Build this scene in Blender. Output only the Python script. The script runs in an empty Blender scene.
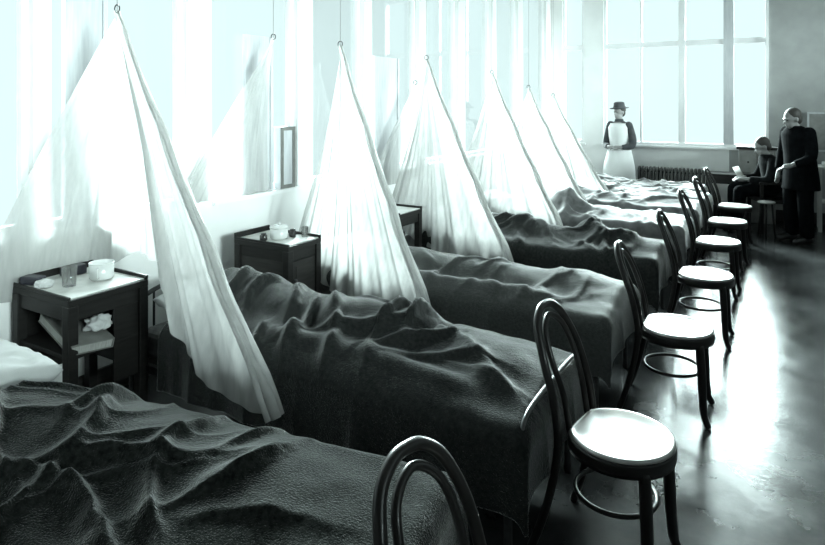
import bpy, bmesh, math, random
from mathutils import Vector, Matrix, noise
from math import sin, cos, pi, sqrt, exp, radians as R

random.seed(7)
S = bpy.context.scene
COL = S.collection
V = Vector

# ------------------------------------------------------------------ helpers
def link(name, data, parent=None):
    o = bpy.data.objects.new(name, data); COL.objects.link(o)
    if parent is not None: o.parent = parent
    return o

def tag(o, label=None, cat=None, group=None, kind=None):
    if label: o['label'] = label
    if cat: o['category'] = cat
    if group: o['group'] = group
    if kind: o['kind'] = kind
    return o

def empty(name, loc, rz=0.0):
    o = link(name, None); o.location = loc; o.rotation_euler = (0, 0, rz)
    o.empty_display_size = .1
    return o

def build(name, bm, mat, parent=None, smooth=True, bevel=0.0, seg=2):
    me = bpy.data.meshes.new(name)
    bmesh.ops.recalc_face_normals(bm, faces=bm.faces[:])
    bm.to_mesh(me); bm.free()
    if smooth:
        me.shade_smooth()
    me.materials.append(mat)
    o = link(name, me, parent)
    if bevel:
        b = o.modifiers.new('bevel', 'BEVEL'); b.width = bevel; b.segments = seg
        b.limit_method = 'ANGLE'; b.angle_limit = R(40)
        for p in me.polygons: p.use_smooth = False
    return o

def box(bm, x0, x1, y0, y1, z0, z1):
    vs = [bm.verts.new((x, y, z)) for x in (x0, x1) for y in (y0, y1) for z in (z0, z1)]
    for f in ((0,1,3,2),(4,6,7,5),(0,4,5,1),(2,3,7,6),(0,2,6,4),(1,5,7,3)):
        bm.faces.new([vs[i] for i in f])
    return vs

def boxes(*bs):
    bm = bmesh.new()
    for b in bs: box(bm, *b)
    return bm

def rings(bm, rr, cap=True, closed=True):
    """skin a list of rings (each a list of points)"""
    vr = [[bm.verts.new(p) for p in r] for r in rr]
    n = len(vr[0])
    for a, b in zip(vr[:-1], vr[1:]):
        for i in range(n if closed else n-1):
            j = (i+1) % n
            bm.faces.new((a[i], a[j], b[j], b[i]))
    if cap:
        bm.faces.new(vr[0][::-1]); bm.faces.new(vr[-1])
    return vr

def smoothpts(pts, sub=6, closed=False):
    pts = [V(p) for p in pts]; out = []; n = len(pts)
    rng = n if closed else n-1
    for i in range(rng):
        if closed: p0, p1, p2, p3 = (pts[(i+k-1) % n] for k in range(4))
        else: p0, p1, p2, p3 = pts[max(i-1,0)], pts[i], pts[i+1], pts[min(i+2,n-1)]
        for k in range(sub):
            t = k/sub
            out.append(.5*((2*p1)+(-p0+p2)*t+(2*p0-5*p1+4*p2-p3)*t*t+(-p0+3*p1-3*p2+p3)*t**3))
    if not closed: out.append(pts[-1])
    return out

def tube(bm, pts, r, n=10, closed=False, flat=1.0):
    pts = [V(p) for p in pts]; m = len(pts)
    rad = r if isinstance(r, (list, tuple)) else [r]*m
    nor = None; rr = []
    for i in range(m):
        if closed: t = pts[(i+1) % m]-pts[i-1]
        else: t = pts[min(i+1,m-1)]-pts[max(i-1,0)]
        t.normalize()
        if nor is None:
            nor = V((0,0,1)).cross(t)
            if nor.length < .1: nor = V((1,0,0)).cross(t)
        nor = nor - t*nor.dot(t); nor.normalize()
        b = t.cross(nor)
        rr.append([pts[i]+(nor*cos(2*pi*k/n)*flat+b*sin(2*pi*k/n))*rad[i] for k in range(n)])
    if closed:
        vr = rings(bm, rr, cap=False)
        for k in range(n):
            bm.faces.new((vr[-1][k], vr[-1][(k+1) % n], vr[0][(k+1) % n], vr[0][k]))
    else: rings(bm, rr)

def lathe(bm, prof, n=32, c=(0,0,0), cap=True):
    c = V(c)
    rings(bm, [[c+V((r*cos(2*pi*k/n), r*sin(2*pi*k/n), z)) for k in range(n)] for r, z in prof], cap=cap)

def ell(bm, c, rx, ry, rz, rot=None, nu=20, nv=12):
    c = V(c); rr = []
    for j in range(1, nv):
        a = pi*j/nv
        ring = []
        for k in range(nu):
            p = V((rx*sin(a)*cos(2*pi*k/nu), ry*sin(a)*sin(2*pi*k/nu), rz*cos(a)))
            if rot: p = rot @ p
            ring.append(c+p)
        rr.append(ring)
    rings(bm, rr)

def remesh(name, bm, voxel, mat, parent=None, smooth_it=2):
    """fuse overlapping solids into one continuous surface"""
    me = bpy.data.meshes.new(name+'_raw')
    bmesh.ops.recalc_face_normals(bm, faces=bm.faces[:])
    bm.to_mesh(me); bm.free()
    t = link('tmp', me)
    m = t.modifiers.new('r', 'REMESH'); m.mode = 'VOXEL'; m.voxel_size = voxel
    if smooth_it:
        s = t.modifiers.new('s', 'SMOOTH'); s.factor = .5; s.iterations = smooth_it
    dg = bpy.context.evaluated_depsgraph_get()
    me2 = bpy.data.meshes.new_from_object(t.evaluated_get(dg))
    bpy.data.objects.remove(t); bpy.data.meshes.remove(me)
    me2.name = name; me2.materials.clear(); me2.materials.append(mat); me2.shade_smooth()
    return link(name, me2, parent)

def children(o): return [c for c in bpy.data.objects if c.parent == o]
def copy_tree(o, parent=None):
    c = o.copy(); COL.objects.link(c)
    if parent is not None: c.parent = parent
    for ch in children(o): copy_tree(ch, c)
    return c

def interp(tab, x):
    if x <= tab[0][0]: return tab[0][1]
    for (a, b), (c, d) in zip(tab[:-1], tab[1:]):
        if x <= c:
            t = (x-a)/(c-a); t = t*t*(3-2*t); return b+(d-b)*t
    return tab[-1][1]

def ss(a, b, x):
    t = max(0., min(1., (x-a)/(b-a))); return t*t*(3-2*t)

# ------------------------------------------------------------------ materials
def mat(name, col, rough=.6, spec=.5, sheen=0, sheen_r=.4, coat=0, coat_r=.2, var=None, scale=20, bump=0, bscale=200,
        stretch=(1,1,1), metal=0, dist=.002, trans=0, ior=1.5):
    m = bpy.data.materials.new(name); m.use_nodes = True
    nt = m.node_tree; n = nt.nodes; b = n['Principled BSDF']
    col = (*col, 1) if len(col) == 3 else col
    b.inputs['Base Color'].default_value = col
    b.inputs['Roughness'].default_value = rough
    b.inputs['Specular IOR Level'].default_value = spec
    b.inputs['Sheen Weight'].default_value = sheen
    b.inputs['Sheen Roughness'].default_value = sheen_r
    b.inputs['Coat Weight'].default_value = coat
    b.inputs['Coat Roughness'].default_value = coat_r
    b.inputs['Metallic'].default_value = metal
    b.inputs['Transmission Weight'].default_value = trans
    b.inputs['IOR'].default_value = ior
    tc = n.new('ShaderNodeTexCoord'); mp = n.new('ShaderNodeMapping')
    mp.inputs['Scale'].default_value = stretch
    nt.links.new(tc.outputs['Object'], mp.inputs['Vector'])
    if var:
        t = n.new('ShaderNodeTexNoise'); t.inputs['Scale'].default_value = scale; t.inputs['Detail'].default_value = 5
        r = n.new('ShaderNodeValToRGB')
        r.color_ramp.elements[0].position = .3; r.color_ramp.elements[1].position = .7
        r.color_ramp.elements[0].color = col; r.color_ramp.elements[1].color = (*var, 1)
        nt.links.new(mp.outputs[0], t.inputs['Vector']); nt.links.new(t.outputs['Fac'], r.inputs[0])
        nt.links.new(r.outputs[0], b.inputs['Base Color'])
    if bump:
        t2 = n.new('ShaderNodeTexNoise'); t2.inputs['Scale'].default_value = bscale; t2.inputs['Detail'].default_value = 3
        bp = n.new('ShaderNodeBump'); bp.inputs['Strength'].default_value = bump; bp.inputs['Distance'].default_value = dist
        nt.links.new(mp.outputs[0], t2.inputs['Vector']); nt.links.new(t2.outputs['Fac'], bp.inputs['Height'])
        nt.links.new(bp.outputs[0], b.inputs['Normal'])
    return m

M = {}
M['wall'] = mat('wall_plaster', (.74,.74,.73), .85, .2, var=(.80,.80,.79), scale=3, bump=.25, bscale=60)
M['wall_grey'] = mat('grey_distemper', (.30,.305,.30), .8, .25, var=(.36,.365,.36), scale=4, bump=.3, bscale=50)
M['ceiling'] = mat('ceiling_plaster', (.76,.76,.75), .9, .1, var=(.80,.80,.79), scale=3)
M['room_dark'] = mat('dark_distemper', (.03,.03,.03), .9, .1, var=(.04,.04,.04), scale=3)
M['paint'] = mat('white_woodwork', (.78,.78,.78), .5, .4, var=(.84,.84,.84), scale=6)
M['shutter'] = mat('grey_shutter_paint', (.46,.47,.49), .6, .3, var=(.56,.57,.58), scale=9, stretch=(6,6,.6))
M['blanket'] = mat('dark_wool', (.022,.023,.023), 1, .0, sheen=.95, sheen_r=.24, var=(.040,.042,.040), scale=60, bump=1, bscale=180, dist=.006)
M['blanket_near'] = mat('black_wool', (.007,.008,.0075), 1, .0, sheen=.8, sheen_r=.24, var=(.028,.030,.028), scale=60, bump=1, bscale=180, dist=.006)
M['blanket_half_lit'] = mat('dark_wool_half_lit', (.06,.062,.06), 1, .0, sheen=1, sheen_r=.3, var=(.09,.093,.09), scale=60, bump=1, bscale=180, dist=.006)  # dark wool again, lightened to carry the light on the third bed
M['blanket_far_lit'] = mat('dark_wool_far_lit', (.10,.10,.10), .95, .05, sheen=1, sheen_r=.32, var=(.22,.22,.22), scale=10, bump=.3, bscale=200, dist=.003)  # dark wool of the far beds, grazing window light put into its colour
M['sheet'] = mat('white_linen', (.50,.51,.50), .8, .2, sheen=.1, var=(.58,.58,.58), scale=8, bump=.3, bscale=350)
M['apron'] = mat('starched_cotton', (.82,.83,.82), .8, .2, var=(.86,.86,.86), scale=8)
M['mattress'] = mat('ticking', (.12,.12,.12), .9, .1, var=(.2,.2,.2), scale=30)
M['iron'] = mat('black_enamelled_iron', (.012,.012,.013), .5, .35, var=(.03,.03,.03), scale=40)
M['iron_light'] = mat('pale_iron', (.14,.14,.14), .35, .5, metal=.3, var=(.08,.08,.08), scale=30)  # paler iron for the second bed's foot rail and the cabinet knob
M['wood'] = mat('dark_bentwood', (.008,.0075,.007), .33, .3, coat=.1, coat_r=.12, var=(.018,.016,.015), scale=18, stretch=(1,1,.25))
M['seat'] = mat('varnished_seat', (.20,.19,.175), .30, 1.0, coat=1, coat_r=.25, var=(.34,.32,.30), scale=7, ior=1.8)
M['cab'] = mat('dark_stained_wood', (.007,.0065,.006), .5, .3, var=(.014,.013,.012), scale=8, stretch=(1,1,8), bump=.2, bscale=60)
M['cab_panel'] = mat('worn_stained_panel', (.018,.017,.016), .5, .3, var=(.035,.033,.031), scale=9, stretch=(1,1,5))
M['tray'] = mat('pale_table_top', (.66,.66,.64), .45, .5, var=(.42,.42,.40), scale=9)
M['enamel'] = mat('white_enamel', (.70,.71,.70), .2, .6, coat=.5, var=(.62,.63,.62), scale=9)
M['rim'] = mat('dark_enamel_rim', (.02,.02,.03), .3, .5)
M['bottle'] = mat('dark_bottle_glass', (.02,.018,.016), .12, .7, var=(.03,.03,.03), scale=20)
M['glass'] = None
M['paper'] = mat('old_paper', (.30,.30,.28), .8, .2, var=(.42,.42,.40), scale=30, stretch=(1,6,1))
M['cover'] = mat('cloth_book_cover', (.13,.13,.12), .7, .3, var=(.2,.2,.19), scale=12)
M['card'] = mat('grey_card', (.22,.22,.21), .7, .3, var=(.3,.3,.29), scale=12)
M['suit'] = mat('black_cloth', (.003,.0035,.004), .95, .03, var=(.006,.007,.008), scale=20)
M['suit_grey'] = mat('charcoal_cloth', (.006,.0065,.007), .95, .03, var=(.014,.015,.016), scale=20)
M['navy'] = mat('dark_dress_cloth', (.05,.055,.06), .9, .2, sheen=.2, var=(.08,.08,.085), scale=20)
M['skin'] = mat('skin', (.25,.245,.24), .6, .3, var=(.31,.305,.30), scale=12)
M['hair'] = mat('dark_hair', (.03,.027,.024), .6, .4, var=(.06,.055,.05), scale=40, stretch=(1,1,4))
M['shoe'] = mat('black_leather', (.012,.012,.012), .3, .5)
M['radiator'] = mat('radiator_iron', (.05,.05,.048), .45, .5, var=(.09,.09,.085), scale=10)
M['white_wood'] = mat('cream_table_paint', (.50,.50,.48), .5, .4, var=(.58,.58,.56), scale=9)
M['cord'] = mat('grey_cord', (.30,.31,.31), .9, .2)
M['eye'] = mat('eye', (.03,.03,.03), .2, .5)

def net_mat(name, tr, c):
    m = bpy.data.materials.new(name); m.use_nodes = True
    nt = m.node_tree; n = nt.nodes; n.clear()
    out = n.new('ShaderNodeOutputMaterial')
    tp = n.new('ShaderNodeBsdfTransparent'); df = n.new('ShaderNodeBsdfDiffuse'); tl = n.new('ShaderNodeBsdfTranslucent')
    df.inputs[0].default_value = (*c, 1); tl.inputs[0].default_value = (*c, 1)
    m1 = n.new('ShaderNodeMixShader'); m1.inputs[0].default_value = .5
    m2 = n.new('ShaderNodeMixShader')
    tc = n.new('ShaderNodeTexCoord'); mp = n.new('ShaderNodeMapping'); mp.inputs['Scale'].default_value = (9, 9, 1.2)
    tx = n.new('ShaderNodeTexNoise'); tx.inputs['Scale'].default_value = 2.5; tx.inputs['Detail'].default_value = 4
    mr = n.new('ShaderNodeMapRange'); mr.inputs['From Min'].default_value = .3; mr.inputs['From Max'].default_value = .7
    mr.inputs['To Min'].default_value = tr+.12; mr.inputs['To Max'].default_value = tr-.12
    L = nt.links.new
    L(tc.outputs['Object'], mp.inputs[0]); L(mp.outputs[0], tx.inputs[0]); L(tx.outputs['Fac'], mr.inputs[0])
    L(df.outputs[0], m1.inputs[1]); L(tl.outputs[0], m1.inputs[2])
    L(mr.outputs[0], m2.inputs[0]); L(m1.outputs[0], m2.inputs[1]); L(tp.outputs[0], m2.inputs[2])
    L(m2.outputs[0], out.inputs[0])
    return m
M['net'] = net_mat('gauze_net', .26, (.57,.57,.56))
M['net_thick'] = net_mat('gathered_gauze', .13, (.62,.62,.61))

def pane_mat(name='window_glass', ior=1.3, k=.25, c=(.97,.98,.98,1)):
    m = bpy.data.materials.new(name); m.use_nodes = True
    nt = m.node_tree; n = nt.nodes; n.clear()
    out = n.new('ShaderNodeOutputMaterial'); tp = n.new('ShaderNodeBsdfTransparent'); gl = n.new('ShaderNodeBsdfGlossy')
    gl.inputs['Roughness'].default_value = .02; tp.inputs[0].default_value = c
    fr = n.new('ShaderNodeFresnel'); fr.inputs[0].default_value = ior
    mx = n.new('ShaderNodeMixShader'); ma = n.new('ShaderNodeMath'); ma.operation = 'MULTIPLY'; ma.inputs[1].default_value = k
    nt.links.new(fr.outputs[0], ma.inputs[0]); nt.links.new(ma.outputs[0], mx.inputs[0])
    nt.links.new(tp.outputs[0], mx.inputs[1]); nt.links.new(gl.outputs[0], mx.inputs[2]); nt.links.new(mx.outputs[0], out.inputs[0])
    return m
M['pane'] = pane_mat()
M['glass'] = pane_mat('drinking_glass', 1.45, .8, (.985,.985,.985,1))

def floor_mat():
    m = bpy.data.materials.new('worn_dark_floor'); m.use_nodes = True
    nt = m.node_tree; n = nt.nodes; b = n['Principled BSDF']; L = nt.links.new
    tc = n.new('ShaderNodeTexCoord')
    t = n.new('ShaderNodeTexNoise'); t.inputs['Scale'].default_value = 2.2; t.inputs['Detail'].default_value = 8; t.inputs['Roughness'].default_value = .65
    r = n.new('ShaderNodeValToRGB'); r.color_ramp.elements[0].position = .32; r.color_ramp.elements[1].position = .72
    r.color_ramp.elements[0].color = (.020,.021,.022,1); r.color_ramp.elements[1].color = (.060,.062,.062,1)
    L(tc.outputs['Object'], t.inputs['Vector']); L(t.outputs['Fac'], r.inputs[0]); L(r.outputs[0], b.inputs['Base Color'])
    t3 = n.new('ShaderNodeTexNoise'); t3.inputs['Scale'].default_value = 5; t3.inputs['Detail'].default_value = 8
    mr = n.new('ShaderNodeMapRange'); mr.inputs['From Min'].default_value = .3; mr.inputs['From Max'].default_value = .7
    mr.inputs['To Min'].default_value = .17; mr.inputs['To Max'].default_value = .27
    L(tc.outputs['Object'], t3.inputs['Vector']); L(t3.outputs['Fac'], mr.inputs[0]); L(mr.outputs[0], b.inputs['Roughness'])
    b.inputs['IOR'].default_value = 1.55
    t2 = n.new('ShaderNodeTexNoise'); t2.inputs['Scale'].default_value = 26; t2.inputs['Detail'].default_value = 6
    bp = n.new('ShaderNodeBump'); bp.inputs['Strength'].default_value = .2; bp.inputs['Distance'].default_value = .003
    L(tc.outputs['Object'], t2.inputs['Vector']); L(t2.outputs['Fac'], bp.inputs['Height']); L(bp.outputs[0], b.inputs['Normal'])
    return m
M['floor'] = floor_mat()

# ------------------------------------------------------------------ camera
cam = link('camera', bpy.data.cameras.new('camera'))
cam.location = (0, 0, 1.75); cam.rotation_euler = (R(90), 0, R(30.76))
cam.data.sensor_width = 36; cam.data.lens = 625/825*36; cam.data.shift_y = -171.5/825
cam.data.clip_start = .05
S.camera = cam

# ------------------------------------------------------------------ the room
WX, FY, SILL, TOP, CH = -3.5, 10.6, 1.04, 3.75, 4.2
def struct(name, bm, m, parent=None, bevel=0):
    o = build(name, bm, m, parent, smooth=False, bevel=bevel)
    if parent is None: o['kind'] = 'structure'
    return o
struct('floor', boxes((WX-.3, 4.2, -2.5, FY+.3, -.1, 0)), M['floor'])
struct('ceiling', boxes((WX-.3, 4.2, -2.5, FY+.3, CH, CH+.15)), M['ceiling'])
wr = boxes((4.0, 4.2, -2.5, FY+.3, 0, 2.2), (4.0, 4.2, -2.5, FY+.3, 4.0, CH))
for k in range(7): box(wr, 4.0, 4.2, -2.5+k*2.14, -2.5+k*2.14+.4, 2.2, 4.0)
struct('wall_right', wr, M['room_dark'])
for k in range(6):  # high windows added in the unseen wall to let fill light in
    y0_, y1_ = -2.1+k*2.14, -2.1+k*2.14+1.74
    fill_window = struct('window_%d' % (21+k), boxes((4.08,4.14,y0_,y0_+.05,2.2,4.0), (4.08,4.14,y1_-.05,y1_,2.2,4.0), (4.08,4.14,y0_,y1_,2.2,2.25), (4.08,4.14,y0_,y1_,3.95,4.0), (4.08,4.14,(y0_+y1_)/2-.03,(y0_+y1_)/2+.03,2.2,4.0)), M['paint'])
    struct('pane', boxes((4.10,4.106,y0_+.04,y1_-.04,2.24,3.96)), M['pane'], fill_window)
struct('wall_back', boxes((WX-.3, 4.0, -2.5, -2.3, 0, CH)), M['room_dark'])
TH = .14
piers = [(-2.3,-1.2),(-.2,-.1),(.8,1.0),(1.86,1.95),(2.87,3.09),(4.0,4.2),(4.96,5.10),(6.03,6.2),(7.0,7.2),(8.03,8.2),(9.05,9.25),(10.35,FY)]
wl = boxes((WX-TH, WX, -2.3, FY, 0, SILL-.03), (WX-TH, WX, -2.3, FY, TOP, CH))
for a, b in piers: box(wl, WX-TH, WX, a, b, SILL-.03, TOP)
struct('wall_left', wl, M['wall'])
wins = [(a[1], b[0]) for a, b in zip(piers[:-1], piers[1:])]
nwin = 0
for i, (a, b) in enumerate(wins):
    nwin += 1
    x0, x1 = WX-.10, WX-.05
    fr = boxes((x0, x1, a, a+.035, SILL, TOP), (x0, x1, b-.035, b, SILL, TOP), (x0, x1, a+.035, b-.035, TOP-.05, TOP), (x0, x1, a+.035, b-.035, SILL, SILL+.04))
    w = struct('window_%d' % nwin, fr, M['paint'])
    struct('window_sill', boxes((WX-TH, WX+.035, a, b, SILL-.029, SILL-.0005)), M['paint'], w)
    struct('pane', boxes((WX-.08, WX-.074, a+.03, b-.03, SILL+.03, TOP-.04)), M['pane'], w)
# hinged grey shutters half seen behind the nets
for i, (a, b, zt, wi) in {3: (2.04, 2.30, TOP-.05, 4), 5: (3.42, 3.72, 2.26, 5), 7: (5.16, 5.62, 2.2, 7)}.items():
    w = bpy.data.objects['window_%d' % wi]
    bm = boxes((WX-.045, WX-.02, a, b, SILL+.01, zt)); box(bm, WX-.019, WX-.005, a, a+.03, SILL+.01, zt); box(bm, WX-.019, WX-.005, b-.03, b, SILL+.01, zt)
    struct('shutter', bm, M['shutter'], w)

# far wall with one big window and a narrow one near the corner
holes = [(-3.30, -2.92, SILL, TOP), (-2.60, -.20, SILL, TOP)]
bm = boxes((WX, 4.0, FY, FY+TH, 0, SILL-.03), (WX, -.20, FY, FY+TH, TOP, CH), (WX, -3.30, FY, FY+TH, SILL-.03, TOP), (-2.92, -2.60, FY, FY+TH, SILL-.03, TOP))
struct('wall_far', bm, M['wall'])
struct('wall_far_right', boxes((-.20, 4.0, FY, FY+TH, SILL-.03, CH)), M['wall_grey'])
struct('wall_far_dado', boxes((-.72, 4.0, FY-.012, FY, .16, SILL-.03)), M['wall_grey'])
for x0, x1, z0, z1 in holes:
    nwin += 1; y0, y1 = FY+.03, FY+.09; f = .045
    bm = boxes((x0, x0+f, y0, y1, z0, z1), (x1-f, x1, y0, y1, z0, z1), (x0+f, x1-f, y0, y1, z1-f, z1), (x0+f, x1-f, y0, y1, z0, z0+.05))
    w = struct('window_%d' % nwin, bm, M['paint'])
    if x1-x0 > 1:
        struct('mullion', boxes((-1.44, -1.34, y0-.01, y1+.004, z0+.05, z1-f)), M['paint'], w)
        struct('mullion', boxes((-.80, -.66, y0-.02, y1+.006, z0+.05, z1-f)), M['shutter'], w)
        struct('mullion', boxes((-2.02, -1.99, y0-.002, y1+.002, z0+.05, z1-f)), M['paint'], w)
        struct('transom', boxes(*[(p_, q_, y0-.005, y1+.001, 2.62, 2.70) for p_, q_ in (((x0+f, -2.02), (-1.99, -1.44), (-1.34, -.80), (-.66, x1-f)) if x1-x0 > 1 else ((x0+f, x1-f),))]), M['paint'], w)
        struct('reveal_bead', boxes((-.235, -.201, FY-.02, FY+.029, z0, z1-.001)), M['paint'], w)
    else:
        struct('transom', boxes(*[(p_, q_, y0-.005, y1+.001, 2.62, 2.70) for p_, q_ in (((x0+f, -2.02), (-1.99, -1.44), (-1.34, -.80), (-.66, x1-f)) if x1-x0 > 1 else ((x0+f, x1-f),))]), M['paint'], w)
    struct('window_sill', boxes((x0-.03, x1+.03, FY-.05, FY+TH-.01, z0-.029, z0-.0005)), M['paint'], w)
    struct('pane', boxes((x0+f, x1-f, FY+.055, FY+.061, z0+.04, z1-.04)), M['pane'], w)
struct('baseboard_far', boxes((WX+.02, 4.0, FY-.02, FY, 0, .16)), M['cab_panel'])
struct('baseboard_left', boxes((WX, WX+.02, -2.3, FY-.02, 0, .16)), M['cab_panel'])

# ------------------------------------------------------------------ light: bright hazy sky, a veiled low sun, an added fill from the right
W = bpy.data.worlds.new('world'); S.world = W; W.use_nodes = True
nt = W.node_tree; bg = nt.nodes['Background']
bg.inputs[0].default_value = (.80, 1.0, 1.0, 1); bg.inputs[1].default_value = .54
def sun(name, frm, power, angle, col):
    l = bpy.data.lights.new(name, 'SUN'); l.energy = power; l.angle = R(angle); l.color = col
    o = link(name, l); o.rotation_euler = V(frm).to_track_quat('Z', 'Y').to_euler(); o.location = (0, 12, 6)
    return o
sun('sun_haze', (-.01, 1.0, .195), 6.0, 28, (.82, 1.0, .985))
sun('sky_glow_left', (-1.0, 1.15, .62), 24, 22, (.82, 1.0, .985))
sun('fill_sun_right', (1.0, -.24, .16), 5.6, 20, (.82, 1.0, .985))  # added fill through the unseen windows, brightens left and far walls
def portal(loc, rot, sx, sy):
    l = bpy.data.lights.new('window_portal', 'AREA'); l.shape = 'RECTANGLE'; l.size = sx; l.size_y = sy
    l.cycles.is_portal = True
    o = link('window_portal', l); o.location = loc; o.rotation_euler = rot
portal((WX-.16, 4.6, (SILL+TOP)/2), (0, R(-90), 0), TOP-SILL, 11.6)
portal((4.25, 4.2, 3.1), (0, R(90), 0), 1.8, 12.8)
portal((-1.75, FY+.17, (SILL+TOP)/2), (R(-90), 0, 0), 3.2, TOP-SILL)

S.view_settings.view_transform = 'Standard'; S.view_settings.look = 'None'
S.view_settings.gamma = 1; S.view_settings.exposure = 1.0
S.cycles.use_denoising = True
S.cycles.max_bounces = 8; S.cycles.transparent_max_bounces = 24
S.cycles.caustics_reflective = False; S.cycles.caustics_refractive = False

# ------------------------------------------------------------------ beds
def iron_bed(loc, rz, L, W_, label, near=False):
    r = empty('hospital_bed', loc, rz)
    tag(r, label, 'bed', 'iron beds in the row along the windows')
    h = W_/2
    for s in (-1, 1):
        bm = bmesh.new(); box(bm, .03, L-.03, s*h-.015, s*h+.015, .29, .33); build('side_rail', bm, M['iron'], r, False)
        for x in (.02, L-.02):
            bm = bmesh.new(); lathe(bm, [(.016,0),(.02,.02),(.016,.04),(.016,.34)], 12, (x, s*h, 0)); build('leg', bm, M['iron'], r)
    bm = bmesh.new(); tube(bm, smoothpts([(L-.02,-h,.3),(L-.02,-h,.58),(L-.02,-h+.12,.67),(L-.02,0,.70),(L-.02,h-.12,.67),(L-.02,h,.58),(L-.02,h,.3)],6), .014, 8)
    for k in (-2,-1,0,1,2): tube(bm, [(L-.02,k*h/3.2,.32),(L-.02,k*h/3.2,.68)], .007, 6)
    build('headboard', bm, M['iron'], r)
    bm = bmesh.new(); fz = 0 if 'second' in label else -.07
    bm = bmesh.new(); tube(bm, smoothpts([(-.012,-h,.3),(-.03,-h,.50+fz),(-.035,-h+.06,.585+fz),(-.035,0,.60+fz),(-.035,h-.06,.585+fz),(-.03,h,.50+fz),(-.012,h,.3)],8), .009, 8)
    build('foot_rail', bm, M['iron_light'] if 'second' in label else M['iron'], r)
    bm = bmesh.new(); box(bm, .05, L-.06, -h+.03, h-.03, .33, .50)
    build('mattress', bm, M['mattress'], r, bevel=.04, seg=3)
    return r

def ridge(t, p=2.0): return (1-abs(sin(t)))**p
def nz(x, y, s, o=0): return noise.noise(V((x*s, y*s, o)))

def blanket(name, loc, rz, L, W_, body, folds, m, label, hem=.24, top=.56, group='dark blankets on the row of beds', res=(200,130), lend=None, seed=0, ext=None):
    """woollen blanket laid over a sleeper: local x runs from foot to head, y to the near side"""
    h = W_/2+.035; nl, nw = res; drop = top-hem; rad = .07
    flat = h-rad; arc = rad*pi/2; tot = flat+arc+drop-rad
    bm = bmesh.new(); grid = []
    L1 = lend or L
    x_start = -.05
    for i in range(nl+1):
        # foot overhang: the first stretch folds down over the foot end
        s = -(.05+.22) + (L1+.27)*i/nl
        row = []
        for j in range(nw+1):
            t = -1+2*j/nw; u = abs(t)*tot; sg = 1 if t >= 0 else -1
            if u <= flat: y = u; dz = 0; dn = 0
            elif u <= flat+arc:
                a = (u-flat)/rad; y = flat+rad*sin(a); dz = -rad*(1-cos(a)); dn = a/(pi/2)
            else: y = h; dz = -rad-(u-flat-arc); dn = 1
            y *= sg
            # along
            if s >= rad*.0: x = s; fz = 0; df = 0
            elif s > -rad*pi/2: a = -s/rad; x = -rad*sin(a)*.9; fz = -rad*(1-cos(a)); df = a/(pi/2)
            else: x = -rad*.9; fz = -rad-(-s-rad*pi/2); df = 1
            cx = max(s, 0)
            b, wc, wd = body(cx)
            z = b*exp(-((y-wc)/wd)**2)*(1-.9*dn)*(1-.9*df)
            # broad unevenness
            z += (.012*nz(cx, y, 4, seed)+.007*nz(cx, y, 9, seed+5))*(1-dn)
            f = folds(cx, y, dn)*(1-df)
            z += f*(1-.8*dn)
            # drape waves on the hanging sides
            hang = max(0, (u-flat-arc*.5)/(tot-flat))
            wv = ridge(cx*8.5+1.5*nz(cx, y*.3, 2.5, seed+9)+seed, 1.6)*.032+.012*nz(cx, z, 12, seed+2)
            yo = sg*wv*hang
            fh = max(0, (-s-arc*.5)/.27)
            x -= (ridge(y*9+seed, 1.5)*.025)*fh
            zz = top+dz+fz+z
            if dz < -rad or fz < -rad: zz = max(zz, hem-.05+.012*nz(cx,y,6))
            row.append(bm.verts.new((x, y+yo, zz)))
        grid.append(row)
    for a, b in zip(grid[:-1], grid[1:]):
        for j in range(nw): bm.faces.new((a[j], a[j+1], b[j+1], b[j]))
    o = build(name, bm, m, None)
    o.location = loc; o.rotation_euler = (0, 0, rz)
    sd = o.modifiers.new('thickness', 'SOLIDIFY'); sd.thickness = .010; sd.offset = 1
    tag(o, label, 'blanket', group)
    return o

def line_ridge(x, y, x0, y0, ang, wid, length, amp):
    """one crease: a soft ridge of given width along a line"""
    dx, dy = x-x0, y-y0; c, s = cos(ang), sin(ang)
    a = dx*c+dy*s; b = -dx*s+dy*c+.03*sin(a*9+x0*20)+.25*a*a*sin(x0*31+y0*17)+.010*noise.noise(V((x*16,y*16,x0*9)))
    b = b/wid; k = 1.5 if b > 0 else .8          # one flank steeper than the other
    return amp*exp(-(a/length)**2)*exp(-(abs(b)*k)**1.5)*(1+.3*noise.noise(V((x*9,y*9,y0*7))))

def generic_folds(seed, amp=.03):
    rnd = random.Random(seed)
    cr = [(rnd.uniform(.2, 1.8), rnd.uniform(-.3, .3), rnd.uniform(.6, 2.6), rnd.uniform(.02, .045), rnd.uniform(.12, .35), rnd.uniform(.4, 1)*amp) for _ in range(26)]
    def f(x, y, dn):
        z = 0
        for c in cr: z += line_ridge(x, y, *c)
        w = nz(x, y, 2.2, seed+3)
        z += .45*amp*ridge(x*10+y*7+4*w, 2.2)*ss(.25, .9, x)*(.5+.9*nz(x, y, 1.7, seed+8))
        return z
    return f

def body_tab(tab, wc=0.0, wd=.22):
    return lambda x: (interp(tab, x), wc, wd)

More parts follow.
